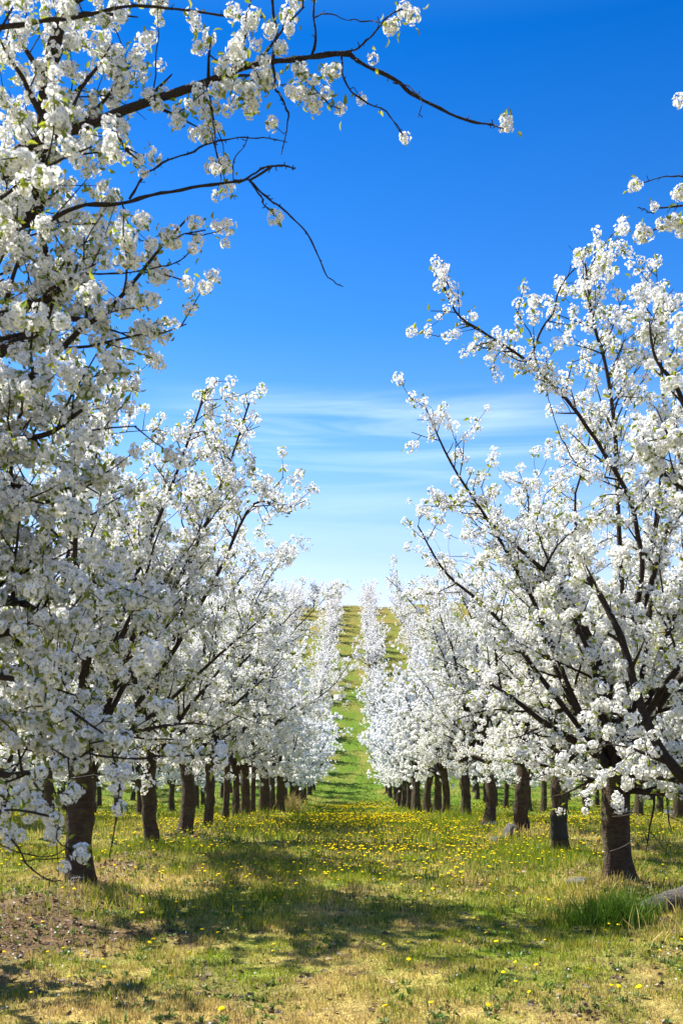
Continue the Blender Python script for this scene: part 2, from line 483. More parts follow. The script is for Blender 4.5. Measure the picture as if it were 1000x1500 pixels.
GROUP = {}
FIRST = {}
def plant(parts, name, x, y, rot, sc, label, group, thick=1.0, tilt=(0, 0), z=None):
    """A tree as a thing: an empty at its foot with its parts; later uses copy the first one and its parts."""
    key = id(parts)
    if key not in FIRST:
        t = bpy.data.objects.new('cherry_tree', None); C.objects.link(t)
        t.empty_display_size = .3
        for k in ('trunk', 'branches', 'blossoms', 'leaves'):
            if parts.get(k) is not None: link(k, parts[k], t)
        FIRST[key] = t
    else:
        src = FIRST[key]
        t = src.copy(); C.objects.link(t)
        for ch in src.children:
            c = ch.copy(); C.objects.link(c); c.parent = t
    t.location = (x, y, gz(x, y)-.02 if z is None else z)
    t.rotation_euler = (tilt[0], tilt[1], rot); t.scale = (sc, sc, sc)
    for ch in t.children:
        ch.scale = (thick, thick, 1) if ch.name.startswith('trunk') else (1, 1, 1)
    tag(t, label, 'tree', group)
    return t

ORD = ['first', 'second', 'third', 'fourth', 'fifth', 'sixth', 'seventh', 'eighth', 'ninth', 'tenth', 'eleventh', 'twelfth']
def ordinal(i):
    if i <= 12: return ORD[i-1]
    return '%d%s' % (i, 'th' if 10 <= i % 100 <= 20 else {1: 'st', 2: 'nd', 3: 'rd'}.get(i % 10, 'th'))

def spline(P, n=6):
    """Catmull-Rom through the points."""
    P = np.asarray(P, float); Q = np.vstack([2*P[0]-P[1], P, 2*P[-1]-P[-2]]); out = []
    for i in range(len(P)-1):
        p0, p1, p2, p3 = Q[i:i+4]
        for t in np.linspace(0, 1, n, endpoint=False):
            out.append(.5*((2*p1)+(-p0+p2)*t+(2*p0-5*p1+4*p2-p3)*t*t+(-p0+3*p1-3*p2+p3)*t**3))
    out.append(P[-1]); return np.array(out)

def pixline(T, org, pts, d, w0, w1, rng=None, n=5):
    """A bough laid through points of the photograph at real distances d (start, end); widths in photograph pixels."""
    ds = np.linspace(d[0], d[1], len(pts)); P = np.array([W(px, py, q) for (px, py), q in zip(pts, ds)])-org
    P[1:-1] += T.rng.normal(size=P[1:-1].shape)*.012
    P = spline(P, n)
    f = np.repeat(T.rng.normal(size=(len(P)//2+1, 3)), 2, 0)[:len(P)]*.0022
    P = P+f
    rad = np.linspace(w0*d[0]/FOC/2, w1*d[1]/FOC/2, len(P))
    return P, rad

# ---- the tree just outside the frame at left, whose boughs hang into the picture
OL = (-2.8, 5.7); orgL = np.array([OL[0], OL[1], gz(*OL)-.02])
T = Tree(11)
T.grow(6.3, 1.25, .15, 1.05, ns=7, low=0, sp=.08, whips=4, b_sp=.2, blen=.95)
def bough(pts, d, w0, w1, b_sp=.3, blen=.5, a=.1, sp=.07, side=8, twig_sp=.125):
    b_sp *= .62
    P, rad = pixline(T, orgL, pts, d, w0, w1)
    if pts[0][0] < -20 or pts[0][0] > 1030:              # carry the bough back to the stem
        q = P[0]; h = float(np.clip(q[2]-.5*np.hypot(q[0], q[1]), .95, 4.0))
        m_ = np.array([q[0]*.5, q[1]*.5, h*.45+q[2]*.55-.05])
        lead = spline(np.array([(0, 0, h), m_, q]), 5)[:-1]
        T.wood.tube(np.vstack([lead, q[None]]), np.linspace(rad[0]*1.5, rad[0], len(lead)+1), side)
    T.limb(P, rad, b_sp, blen*1.15, a, sp, side, twig_sp=twig_sp)
def join(p, r, gap=.03):
    """A twig from the point to the nearest wood of the tree."""
    V = np.vstack(T.wood.v+T.trunk.v); D = np.linalg.norm(V-p, axis=1); k = int(np.argmin(D))
    if D[k] > gap:
        e = V[k]; m_ = (p+e)/2+T.rng.normal(size=3)*.04*D[k]
        T.wood.tube(spline(np.array([e, m_, p]), 4), np.linspace(r*1.2, r, 9), 5)
def bare(pts, d, w0, w1, sp=None, a=.3, side=5):
    P, rad = pixline(T, orgL, pts, d, w0, w1)
    join(P[0], rad[0])
    T.wood.tube(P, rad*(1+.22*T.rng.normal(size=len(P)).clip(-1, 1)), side)
    for k in range(1, len(P)-1):
        if T.rng.random() < .45:
            tg = nrm(P[k+1]-P[k]); dd = side_dir(tg, R(55+30*T.rng.random()), T.rng, .2); ln = .008+.03*T.rng.random()**2
            T.wood.tube(np.array([P[k], P[k]+dd*ln*.6, P[k]+dd*ln]), [max(.0022, rad[k]*.6), .0022, .0026], 4)
    if sp: T.blooms(P, a, sp)
def ball(pts, d, k=1):
    for p in pts:
        join(W(p[0], p[1], d)-orgL, .0016)
        for _ in range(k): T.cl.append((W(p[0], p[1], d)-orgL+T.rng.normal(size=3)*.02*(k > 1))[None])
bough([(-140, 820), (-70, 560), (0, 348), (50, 303), (62, 200), (68, 120), (92, 40), (118, -30)], (6.1, 5.7), 34, 16, .3, .6)
bough([(-60, 300), (30, 215), (135, 182), (215, 147), (300, 112), (345, 100), (400, 89)], (5.7, 5.2), 16, 8, .22, .55, .05, .08)
bare([(400, 89), (440, 83), (500, 80), (530, 92), (575, 118), (620, 141), (680, 170), (716, 184), (738, 189)], (5.2, 4.9), 8, 2.5)
bough([(-90, 560), (0, 470), (55, 440), (103, 418)], (5.8, 5.6), 20, 9, .2, .55)
bough([(-50, 540), (20, 500), (85, 465), (130, 470)], (5.8, 5.5), 18, 6, .2, .5)
bare([(60, 330), (120, 302), (178, 296), (240, 284), (310, 268), (360, 262), (385, 251), (412, 245), (432, 247)], (5.5, 5.1), 7, 2, None)
bare([(365, 264), (395, 282), (420, 305), (445, 342), (462, 378), (480, 405), (502, 419)], (5.1, 5.0), 3.4, 1.6)
bare([(362, 262), (375, 288), (392, 306), (404, 316)], (5.1, 5.0), 3, 1.6)
bare([(190, 292), (205, 255), (240, 238), (285, 222), (330, 200), (372, 197), (420, 207)], (5.4, 5.1), 4, 1.5)
bare([(0, 40), (60, 30), (120, 17), (200, 13), (320, 19), (385, 26)], (5.5, 5.2), 7, 2.5, .12, .05)
bare([(400, 88), (404, 50), (403, 20), (398, -30)], (5.2, 5.1), 6, 4)
bare([(458, 80), (462, 50), (461, 20), (462, -20)], (5.15, 5.1), 4.5, 3)
bare([(461, 25), (490, 22), (515, 30)], (5.1, 5.0), 2.4, 1.4)
bare([(495, 80), (520, 66), (540, 45), (556, 30), (575, 22), (592, 12)], (5.1, 4.9), 3.4, 2)
bare([(515, 30), (545, 32), (560, 34)], (5.0, 4.9), 2, 1.4)
bare([(400, 92), (408, 122), (416, 152), (418, 185), (412, 225)], (5.2, 5.0), 4.5, 1.6)
bare([(372, 120), (392, 124), (420, 124)], (5.2, 5.1), 2.2, 1.5)
bare([(500, 84), (512, 110), (530, 140), (560, 165), (590, 198)], (5.1, 4.9), 3.2, 1.6)
bare([(440, 86), (452, 110), (462, 130), (480, 155), (498, 158)], (5.15, 5.0), 3, 1.5)
bare([(575, 120), (600, 128), (615, 150), (612, 172)], (5.0, 4.9), 1.8, 1.2)
bare([(430, 250), (428, 246), (405, 240), (392, 252)], (5.1, 5.0), 1.5, 1.2)
bare([(342, 262), (345, 235), (358, 215), (362, 200)], (5.1, 5.0), 2, 1.2)
bare([(300, 118), (308, 160), (318, 205), (324, 262)], (5.2, 5.1), 3, 1.6)
bare([(178, 296), (188, 330), (205, 345), (220, 355)], (5.4, 5.2), 2.6, 1.5)
bare([(120, 400), (170, 392), (225, 390), (262, 382), (282, 366)], (5.4, 5.1), 3, 1.4)
bare([(130, 470), (160, 462), (190, 455), (212, 447)], (5.4, 5.2), 3, 1.6)
ball([(398, 181), (592, 201), (404, 317), (317, 287), (315, 246), (283, 364), (222, 357), (530, 145), (546, 86), (498, 158)], 5.05)
ball([(575, 30), (590, 14), (570, 40), (450, 138), (460, 155), (463, 125), (482, 100), (437, 100), (365, 132), (372, 148), (380, 80), (413, 74), (190, 358), (192, 385), (205, 450), (220, 445), (430, 130), (395, 45), (375, 25)], 5.05, 2)
ball([(740, 176), (742, 184)], 4.9)
# middle and low boughs
bough([(-90, 760), (0, 722), (45, 716), (100, 758)], (5.8, 5.3), 18, 6, .2, .5)
bough([(-100, 800), (0, 872), (30, 887), (72, 905), (102, 918)], (5.6, 4.9), 17, 7, .16, .5)
bough([(-80, 930), (0, 926), (30, 922), (72, 911)], (5.5, 5.0), 14, 8, .2, .45)
bough([(-90, 610), (-10, 640), (60, 640), (120, 600)], (5.6, 5.1), 14, 5, .16, .5)
bough([(-90, 1120), (0, 1136), (50, 1130), (100, 1117), (135, 1100)], (5.2, 4.6), 12, 3, .2, .35)
bough([(-80, 1010), (-10, 1000), (50, 1010), (110, 1040), (150, 1075)], (5.2, 4.5), 11, 3, .18, .4)
bare([(110, 1102), (180, 1106), (250, 1108), (300, 1104), (345, 1112)], (4.7, 4.5), 4, 2, .2, .25)
bare([(165, 1105), (172, 1140), (176, 1180), (168, 1225), (160, 1256)], (4.5, 4.35), 3, 2)
bare([(-20, 1190), (20, 1240), (45, 1272), (70, 1285), (92, 1291)], (4.5, 4.35), 3.4, 1.8)
bare([(-20, 1225), (10, 1245), (60, 1246), (102, 1243)], (4.5, 4.35), 2.6, 1.6)
bare([(30, 1262), (60, 1262), (110, 1262), (122, 1256)], (4.4, 4.3), 2.2, 1.5)
bare([(55, 1130), (75, 1160), (84, 1195), (82, 1230)], (4.6, 4.4), 3, 1.8)
bare([(-10, 1150), (25, 1165), (50, 1160), (102, 1164)], (4.7, 4.4), 3, 1.7)
ball([(175, 1184), (122, 1256), (119, 1250)], 4.33, 1)
bare([(90, 1238), (105, 1248), (118, 1252), (126, 1262)], (4.4, 4.33), 2, 1.2)
ball([(178, 1140), (185, 1130), (166, 1132), (100, 1168), (172, 1155), (165, 1080), (180, 1088), (325, 1112), (250, 1100)], 4.45, 1)
ball([(20, 1180), (45, 1195), (10, 1215), (30, 1160), (5, 1190), (50, 1175), (15, 1235), (60, 1130), (85, 1120), (30, 1225), (60, 1185), (0, 1165)], 4.5, 1)
LOW = [(35, 990), (70, 990), (120, 1010), (60, 1060), (25, 1040), (140, 1060), (20, 1090), (90, 1080), (60, 840), (110, 850), (130, 800), (100, 700), (60, 660), (120, 640)]
ball(LOW, 4.8, 2)
def cullL(P):
    Q = P+orgL; px = CX+FOC*Q[:, 0]/Q[:, 1]; py = HZ-FOC*(Q[:, 2]-EYE)/Q[:, 1]
    return (px > -40) & (py > -40) & (py < 1540)
treeL0 = T.finish('overhang_left', 0, (.9), 3.6, cullL, .92)

# ---- the tree just outside the frame at right
OR = (3.12, 6.9); orgR = np.array([OR[0], OR[1], gz(*OR)-.02])
T = Tree(23)
T.grow(5.9, .95, .16, 1.1, ns=5, low=2, sp=.1, whips=3, b_sp=.3, blen=.7)
orgL_keep = orgL; orgL = orgR
bough([(1100, 1200), (1040, 1165), (1000, 1136), (962, 1090), (938, 1030), (915, 945), (886, 890), (862, 846)], (7.1, 7.6), 20, 8, .28, .6, .2)
bough([(1190, 1150), (1178, 800), (1150, 520), (1130, 300), (1110, 110)], (6.85, 6.5), 16, 5, .4, .5, .3)
bough([(1060, 640), (1010, 610), (985, 560), (960, 520), (950, 470)], (6.6, 6.6), 10, 3, .2, .4)
bough([(1060, 800), (1010, 720), (975, 700), (940, 640)], (6.8, 6.9), 9, 3, .2, .4)
bare([(1060, 330), (1020, 330), (985, 333), (960, 338), (938, 343)], (6.5, 6.4), 4, 1.6)
bare([(1060, 300), (1010, 300), (975, 302), (957, 303)], (6.5, 6.4), 4, 1.6)
bare([(1050, 280), (1010, 262), (975, 266), (930, 271)], (6.5, 6.4), 3.4, 1.4)
bare([(1050, 200), (1015, 165), (994, 147)], (6.5, 6.4), 3, 1.4)
bare([(957, 312), (945, 306), (934, 304)], (6.4, 6.4), 1.6, 1.2)
ball([(930, 271), (958, 303), (938, 343), (994, 147), (990, 283)], 6.4, 1)
ball([(978, 328), (994, 322), (1000, 280), (1006, 330), (943, 342)], 6.4, 2)
orgL = orgL_keep
def cullR(P):
    Q = P+orgR; px = CX+FOC*Q[:, 0]/Q[:, 1]; py = HZ-FOC*(Q[:, 2]-EYE)/Q[:, 1]
    return (px < 1040) & (py > -40)
treeR0 = T.finish('overhang_right', 0, 1.0, 2.2, cullR)

# ---- first whole trees
XL, XR = -2.6, 2.62
PL1 = (XL, 9.85); PR1 = (2.62, 10.0)
T = Tree(31); T.grow(5.2, 1.35, .122, 1.36, ns=8, low=3, sp=.092, whips=14, knot=[(.72, 0.2, .28), (.70, 3.0, .18), (.28, 3.3, .1)], blen=1.1)
orgK = orgL; orgL = np.array([PL1[0], PL1[1], gz(*PL1)-.02])
bough([(125, 1120), (205, 960), (285, 800), (335, 680), (365, 590)], (9.85, 9.9), 9, 2.4, .2, .5, .3, .12, 7, .15)
bough([(125, 1110), (225, 1000), (315, 850), (375, 740), (425, 752)], (9.85, 10.4), 9, 2.2, .2, .45, .3, .12, 7, .15)
bough([(120, 1110), (185, 900), (255, 700), (305, 565)], (9.85, 9.6), 9, 2.4, .2, .5, .3, .12, 7, .15)
bough([(125, 1120), (235, 1040), (320, 960), (390, 900)], (9.85, 10.2), 8, 2.2, .2, .5, .3, .1, 7, .15)
orgL = orgK
treeL1 = T.finish('near_left', 1, 1.06, 2.4, None, .85)
T = Tree(47); org = np.array([PR1[0], PR1[1], gz(*PR1)-.02]); orgL = org
T.grow(5.1, 1.4, .135, 1.08, ns=9, low=4, sp=.09, whips=8, b_sp=.2, knot=[(.62, 3.3, .22), (.5, 2.7, .18)], blen=1.0)
bough([(900, 1130), (905, 1000), (935, 850), (935, 780), (915, 725), (880, 660), (850, 610), (820, 570), (775, 530), (715, 490), (670, 455), (645, 400)], (9.9, 9.3), 9, 2.4, .2, .45, .3, .13, 7, .15)
bough([(905, 1120), (915, 960), (905, 760), (900, 620), (885, 535), (872, 490), (860, 445), (857, 385)], (10, 9.8), 9, 2.4, .2, .62, .3, .13, 7, .15)
bough([(775, 530), (790, 490), (810, 455), (820, 420), (845, 390)], (9.4, 9.3), 4, 2, .24, .3, .1, .15, 6, .2)
bough([(910, 1110), (950, 950), (960, 780), (975, 640), (970, 520), (960, 420)], (10, 10.2), 9, 2.4, .2, .62, .3, .13, 7, .15)
bough([(890, 1130), (830, 1000), (780, 880), (720, 770), (660, 680), (620, 590)], (9.8, 9.6), 8, 2, .2, .42, .3, .13, 7, .15)
bough([(890, 1120), (800, 1000), (720, 900), (655, 840), (612, 770)], (9.8, 10.2), 9, 2, .2, .32, .3, .13, 7, .15)
ball([(648, 395), (655, 410), (662, 433), (692, 463), (727, 487), (745, 490), (857, 370), (862, 365), (875, 396), (850, 415), (780, 440), (778, 455), (800, 440), (785, 462), (808, 460), (720, 505), (862, 468), (905, 465), (618, 590), (622, 610)], 9.4, 1)
treeR1 = T.finish('near_right', 1, 1.08, 2.2, None, .8)
orgL = orgL_keep

# ---- variants for the rows
NEAR = []
for i, sd in enumerate((101, 102, 103)):
    t = Tree(sd); t.grow(5.7+.2*i, 1.42, .115, 1.28+.06*i, ns=8+i % 2, low=4, sp=.088, b_sp=.2, whips=12, blen=.8)
    NEAR.append(t.finish('near_%d' % i, 1, 1.06, 1.8, None, .92))
MID = []
for i, sd in enumerate((201, 202, 203, 204)):
    t = Tree(sd); t.grow(5.0+.2*i, 1.15, .125, 1.3+.05*i, ns=8, low=4, sp=.095, whips=9, blen=.8, b_sp=.24)
    MID.append(t.finish('mid_%d' % i, 2, 1.08, 1.2, None, .95))
FAR = []
for i, sd in enumerate((301, 302, 303, 304)):
    t = Tree(sd); t.grow(4.7+.25*i, 1.4, .14, 1.15, ns=8, low=6, sp=.1, whips=6, b_sp=.32, blen=.85)
    FAR.append(t.finish('far_%d' % i, 3, 1.0, 0))

G_TREE = 'white blossoming cherry trees in the orchard rows'
plant(treeL0, 'cherry_tree', OL[0], OL[1], 0, 1, 'nearest cherry tree, blossoming boughs hanging into the picture from beyond its left edge', G_TREE)
plant(treeR0, 'cherry_tree', OR[0], OR[1], 0, 1, 'nearest right cherry tree, only its boughs and twigs reaching in past the right edge', G_TREE)
plant(treeL1, 'cherry_tree', PL1[0], PL1[1], 0, 1, 'cherry tree with a knotted leaning trunk ringed by wire, standing in bare brown soil', G_TREE)
plant(treeR1, 'cherry_tree', PR1[0], PR1[1], 0, 1, 'cherry tree with a stout brown trunk tied with pale twine beside the grass clump', G_TREE)

prng = random.Random(8)
def row_label(side, row, i, n_hill, y, k_crest):
    w = {1: 'row', 2: 'second row', 3: 'third row', 4: 'fourth row'}[row]
    if y > 88: return 'hillside cherry in blossom, %s below the crest in the %s %s of the alley' % (ordinal(k_crest), w, side)
    return 'blossoming cherry, %s trunk from the camera in the %s %s of the alley' % (ordinal(i), w, side)

def row(side, row_n, X, measured, start, sp, end):
    pts = [(X+dx, y, th) for (y, th, dx) in measured]
    y = start
    while y < end:
        if not (prng.random() < (.08 if row_n >= 3 or y > 75 else 0)):
            far = min(max((y-55)/30, 0), 1); pts.append((X+prng.uniform(-.14, .14)*(1+2*far), y+prng.uniform(-.3, .3)*(1+2*far), prng.uniform(.85, 1.2)))
        y += sp*prng.uniform(.9, 1.1)*(1.0 if y < 70 else 1.25)
    n = len(pts)
    for i, (x, y, th) in enumerate(pts):
        off = 2 if row_n == 1 else 0                     # the overhanging tree and the first whole tree come before
        pool = NEAR if (y < 24 and row_n == 1) else MID if y < 62 else FAR
        p = pool[(i*7+row_n*3+(side == 'left')+prng.randrange(2)) % len(pool)]
        sc = prng.uniform(.93, 1.06) if y < 75 else prng.uniform(.72, 1.05)
        if row_n > 1 and y < 40: sc *= .97
        plant(p, 'cherry_tree', x, y, prng.uniform(0, 6.28), sc, row_label(side, row_n, i+1+off, 0, y, n-i), G_TREE, th,
              (R(prng.uniform(-2.5, 2.5)), R(prng.uniform(-2.5, 2.5))))

# trunks as measured in the photograph: distance, thickness factor, sideways offset
row('left', 1, XL, [(13.6, .85, 0), (16.0, 1.0, .03), (18.7, .72, 0), (21.3, .62, 0), (23.2, .7, .03), (25.0, .9, .05), (27.6, .55, 0), (30.8, 1.3, 0), (34.4, .8, 0), (38, 1.2, 0), (41, 1.25, 0)], 44.3, 3.35, 168)
row('right', 1, XR, [(12.9, .85, .02), (15.6, 1.02, 0), (19.2, .9, 0), (23.2, .92, 0), (28.3, .85, 0), (31.2, 1.0, .05), (34, 1.1, 0), (37.5, 1.0, -.1), (41, 1.2, 0), (45, 1.0, 0), (49, 1.3, 0)], 52.3, 3.35, 168)
row('left', 2, -7.8, [], 12.5, 3.5, 166)
row('right', 2, 7.8, [], 14.0, 3.5, 166)
row('left', 3, -13.1, [], 24, 3.7, 168)
row('right', 3, 13.1, [], 25, 3.7, 168)
row('left', 4, -18.4, [], 38, 4.6, 165)
row('right', 4, 18.4, [], 38, 4.6, 165)
plant(FAR[1], 'cherry_tree', -6.0, 172, 1.0, 1.15, 'lone cherry with dark trunk showing on the skyline between first and second left rows', G_TREE)
plant(FAR[2], 'cherry_tree', -10.6, 172, 2.0, 1.1, 'skyline cherry with dark trunk standing between the second and third left rows', G_TREE)

# ------------------------------------------------------------------ ground
def fields(x, y):
    """Green share, bare soil share of the sward at a place."""
    gbase = np.interp(y, [0, 6, 9, 14, 20, 30, 45, 75, 95, 120, 170], [.42, .44, .47, .46, .55, .68, .85, .9, .75, .5, .3])
    n = fbm(x*.8+5, y*.55, 21, 4)-.5
    n2 = fbm(x*4.2, y*3.4, 33, 3)-.5
    g = gbase+n*1.2+n2*1.3*np.interp(y, [10, 40], [1, .5])
    rowd = np.exp(-((np.abs(x)-2.62)/.55)**2)
    soil = rowd*np.interp(y, [0, 12, 25, 45], [.75, .6, .3, .0])*(x < 0) + rowd*.22*(x > 0)*(y < 30)
    soil = soil+np.exp(-((x+2.5)/1.0)**2-((y-7.9)/1.5)**2)*.8
    soil = soil+(fbm(x*2.1, y*1.8, 55, 4)-.50)*1.9*(y < 26)*np.interp(y, [9, 26], [1, .4])
    return np.clip(g, 0, 1), np.clip(soil, 0, 1)

STRAW = np.array([.47, .36, .12]); GREEN = np.array([.115, .19, .012]); LUSH = np.array([.05, .112, .009])
SOIL = np.array([.125, .08, .042]); OLIVE = np.array([.30, .225, .055]); LIME = np.array([.34, .35, .02])

def ground_cols(x, y):
    g, so = fields(x, y)
    gr = GREEN[None]*(1-np.interp(y, [25, 55], [0, .5]))[:, None]+LUSH[None]*np.interp(y, [25, 55], [0, .5])[:, None]
    st = STRAW[None]*(1-np.interp(y, [20, 100], [0, 1]))[:, None]+OLIVE[None]*np.interp(y, [20, 100], [0, 1])[:, None]
    c = st*(1-g)[:, None]*.75+gr*g[:, None]
    return c*(1-so)[:, None]+SOIL[None]*so[:, None]

gx = np.unique(np.round(np.r_[np.arange(-4.5, 4.51, .12), np.arange(-22, 22.1, .5), np.arange(-70, 71, 6), np.arange(-900, 901, 60)], 3))
gy = np.unique(np.round(np.r_[np.arange(-60, 0, 6), np.arange(0, 4, .5), np.arange(4, 18, .12), np.arange(18, 45, .3), np.arange(45, 190, .9), np.arange(190, 400, 15), np.arange(400, 1201, 80)], 3))
GX, GY = np.meshgrid(gx, gy); gv = np.stack([GX.ravel(), GY.ravel(), ground_z(GX.ravel(), GY.ravel())], 1)
nx = len(gx); ii, jj = np.meshgrid(np.arange(len(gy)-1), np.arange(nx-1), indexing='ij')
q = np.stack([ii*nx+jj, ii*nx+jj+1, (ii+1)*nx+jj+1, (ii+1)*nx+jj], -1).reshape(-1, 4)
tag(link('ground', mesh_from('ground', gv, q, [M_GROUND], None, True, ground_cols(gv[:, 0], gv[:, 1]))), 'rough orchard ground of soil and thin turf rolling up to a hill', 'ground', None, 'structure')

# ------------------------------------------------------------------ grass
grng = np.random.default_rng(77)
def sample(n, y0, y1, power=1.0, wide=1.15, pad=.9):
    y = y0+(y1-y0)*grng.random(n)**power
    half = y/FOC*512*wide+pad
    return (grng.random(n)*2-1)*half, y

def blades(x, y, h, w, col, lean=.35):
    n = len(x); z = ground_z(x, y)-.004
    a = grng.random(n)*6.28; f = grng.random(n)*6.28
    ln = np.abs(grng.normal(size=n))*lean+.08
    dx, dy = np.cos(a)*ln, np.sin(a)*ln; wx, wy = np.cos(f)*w*.5, np.sin(f)*w*.5
    v = np.zeros((n, 6, 3))
    for k, (t, ww) in enumerate(((0, 1), (.5, .85), (1, .12))):
        bx = x+dx*h*t**1.7; by = y+dy*h*t**1.7; bz = z+h*t*np.sqrt(np.clip(1-(ln*t*.55)**2, .2, 1))
        v[:, 2*k] = np.stack([bx-wx*ww, by-wy*ww, bz], 1); v[:, 2*k+1] = np.stack([bx+wx*ww, by+wy*ww, bz], 1)
    b = (np.arange(n)*6)[:, None]
    q = np.concatenate([b+np.array([[0, 1, 3, 2]]), b+np.array([[2, 3, 5, 4]])], 1).reshape(-1, 4)
    return v.reshape(-1, 3), q, np.repeat(col, 6, 0)

GB = MB(); GC = []
def sow(n, y0, y1, power, hs, ws):
    x, y = sample(n, y0, y1, power)
    g, so = fields(x, y)
    keep = grng.random(n) > so*.85
    x, y, g, so = x[keep], y[keep], g[keep], so[keep]; n = len(x)
    tuft = np.clip(fbm(x*7, y*6, 71, 3)*2.4-.7, 0, 1.3); tall = np.clip((fbm(x*.9, y*.7, 88, 3)-.5)*3.5, 0, 1)
    isg = grng.random(n) < g
    yy = np.interp(y, [20, 60], [0, .75])
    r = grng.random((n, 1))
    gc = np.where(r < .45, LIME[None], GREEN[None]); gc = gc*(1-yy)[:, None]+np.where(r < .25, LIME[None]*.8, LUSH[None]*1.1)*yy[:, None]
    sc = STRAW[None]*(.75+.65*grng.random((n, 1))); sc = sc*(1-np.interp(y, [25, 90], [0, 1]))[:, None]+OLIVE[None]*np.interp(y, [25, 90], [0, 1])[:, None]
    red = grng.random(n) < .12+.45*so
    sc[red] = np.array([.20, .11, .07])*(.6+.8*grng.random((red.sum(), 1)))
    c = np.where(isg[:, None], gc, sc)*(.75+.5*grng.random((n, 1)))
    h = hs*(.35+.9*tuft)*(.6+.8*grng.random(n))*np.where(isg, 1+1.1*tall, .9+.4*tall)
    rowd = np.exp(-((np.abs(x)-2.4)/.6)**2)*(y > 9)
    h = h*(1+.6*rowd*isg)
    v, q, cc = blades(x, y, h, ws*(.7+.6*grng.random(n)), c)
    GB.add(v, q); GC.append(cc)
sow(190000, 3.6, 8.5, .8, .036, .0042)
sow(150000, 8.5, 15, .85, .05, .0056)
sow(110000, 15, 30, .85, .085, .0095)
sow(80000, 30, 80, .7, .11, .02)
sow(26000, 80, 172, .9, .12, .05)
# lusher, longer grass along the right row
x = grng.normal(size=5000)*.5+2.0; y = 7.5+grng.random(5000)**.9*16
k = fbm(x*1.3, y*1.0, 91, 2) > .47; x, y = x[k], y[k]
c = np.where(grng.random((len(x), 1)) < .4, LIME[None], GREEN[None]*1.05)*(.7+.5*grng.random((len(x), 1)))
v, q, cc = blades(x, y, .06+.10*grng.random(len(x)), .005+.0003*y, c, .3); GB.add(v, q); GC.append(cc)
# low broad-leaved weeds: rosettes of rounded leaves
n = 5200
x, y = sample(n, 4, 16, .9); g, so = fields(x, y)
k = (fbm(x*1.7, y*1.5, 131, 3) > .5); x, y = x[k], y[k]
for _ in range(6):
    m_ = len(x); xx = x+grng.normal(size=m_)*.012; yy_ = y+grng.normal(size=m_)*.012
    v, q, cc = blades(xx, yy_, .022+.03*grng.random(m_), .010+.012*grng.random(m_), np.array([.10, .17, .03])[None]*(.6+.9*grng.random((m_, 1))), 1.1); GB.add(v, q); GC.append(cc)
# pale dry stalks by the log and round the far trunks
for (sx, sy, n, hh) in ((2.75, 7.6, 90, .26), (2.5, 7.3, 110, .20), (-2.35, 41.0, 260, .75), (2.4, 15.2, 200, .18), (2.3, 9.6, 400, .12), (-2.2, 9.3, 500, .10)):
    x = sx+grng.normal(size=n)*.28; y = sy+grng.normal(size=n)*.3
    v, q, cc = blades(x, y, hh*(.5+.7*grng.random(n)), np.full(n, .0035+.0004*sy), STRAW[None]*(.9+.5*grng.random((n, 1))), .5); GB.add(v, q); GC.append(cc)
tag(link('grass', GB.mesh('grass', [M_BLADE], False, np.vstack(GC))), 'short spring grass, green mixed with dry straw, covering the orchard floor', 'grass', None, 'stuff')

# dense green clump by the log
b = MB(); cc = []
for (cx_, cy_, n, hh) in ((2.06, 8.0, 750, .31), (1.92, 8.12, 350, .22), (2.16, 7.9, 200, .22)):
    x = cx_+grng.normal(size=n)*.13; y = cy_+grng.normal(size=n)*.13
    v, q, c = blades(x, y, hh*(.5+.55*grng.random(n)), np.full(n, .0065), (np.array([.075, .15, .012])[None]*(.7+.7*grng.random((n, 1)))), .38); b.add(v, q); cc.append(c)
tag(link('grass_clump', b.mesh('grass_clump', [M_BLADE], False, np.vstack(cc))), 'tall dense bright green clump of grass in front of the grey log', 'grass clump')

# dead leaves and crumbs of soil
b = MB(); cc = []
n = 34000
x, y = sample(n, 3.6, 17, .9)
g, so = fields(x, y); k = grng.random(n) < (.12+so*1.1); x, y, so = x[k], y[k], so[k]; n = len(x)
s = (.006+.014*grng.random(n)**2)*(1+.05*y); z = ground_z(x, y)+.004+.012*grng.random(n)
rot = rand_rot(n, grng); base = np.array([(-1, -.6, 0), (.9, -.7, .3), (1.1, .6, -.2), (-.8, .8, .4)])
v = np.einsum('nij,vj->nvi', rot, base)*np.array([1, 1, .55])*s[:, None, None]+np.stack([x, y, z], 1)[:, None]
cl = np.array([.10, .068, .045])[None]*(.5+1.3*grng.random((n, 1))); cl[grng.random(n) < .12] = (.32, .26, .20)
b.add(v.reshape(-1, 3), np.arange(n*4).reshape(-1, 4)); cc.append(np.repeat(cl, 4, 0))
tag(link('dead_leaves', b.mesh('dead_leaves', [M_LITTER], False, np.vstack(cc))), 'crumbled brown dead leaves and soil crumbs lying between the grass', 'litter', None, 'stuff')

# petals dropped under the trees
n = 5200
x, y = sample(n, 5, 24, 1.0); k = grng.random(n) < np.exp(-((np.abs(x)-2.2)/1.1)**2)*.5+.06; x, y = x[k], y[k]; n = len(x)
rot = rand_rot(n, grng); base = np.array([(-1, -.5, .1), (.2, -.8, -.1), (1, .1, .2), (0, .7, -.1)])*.0075
v = np.einsum('nij,vj->nvi', rot, base)*(1+.03*y)[:, None, None]+np.stack([x, y, ground_z(x, y)+.012+.022*grng.random(n)], 1)[:, None]
tag(link('fallen_petals', mesh_from('fallen_petals', v.reshape(-1, 3), np.arange(n*4).reshape(-1, 4), [M_PETAL])), 'white petals dropped in the grass under the two nearest rows', 'petals', None, 'stuff')

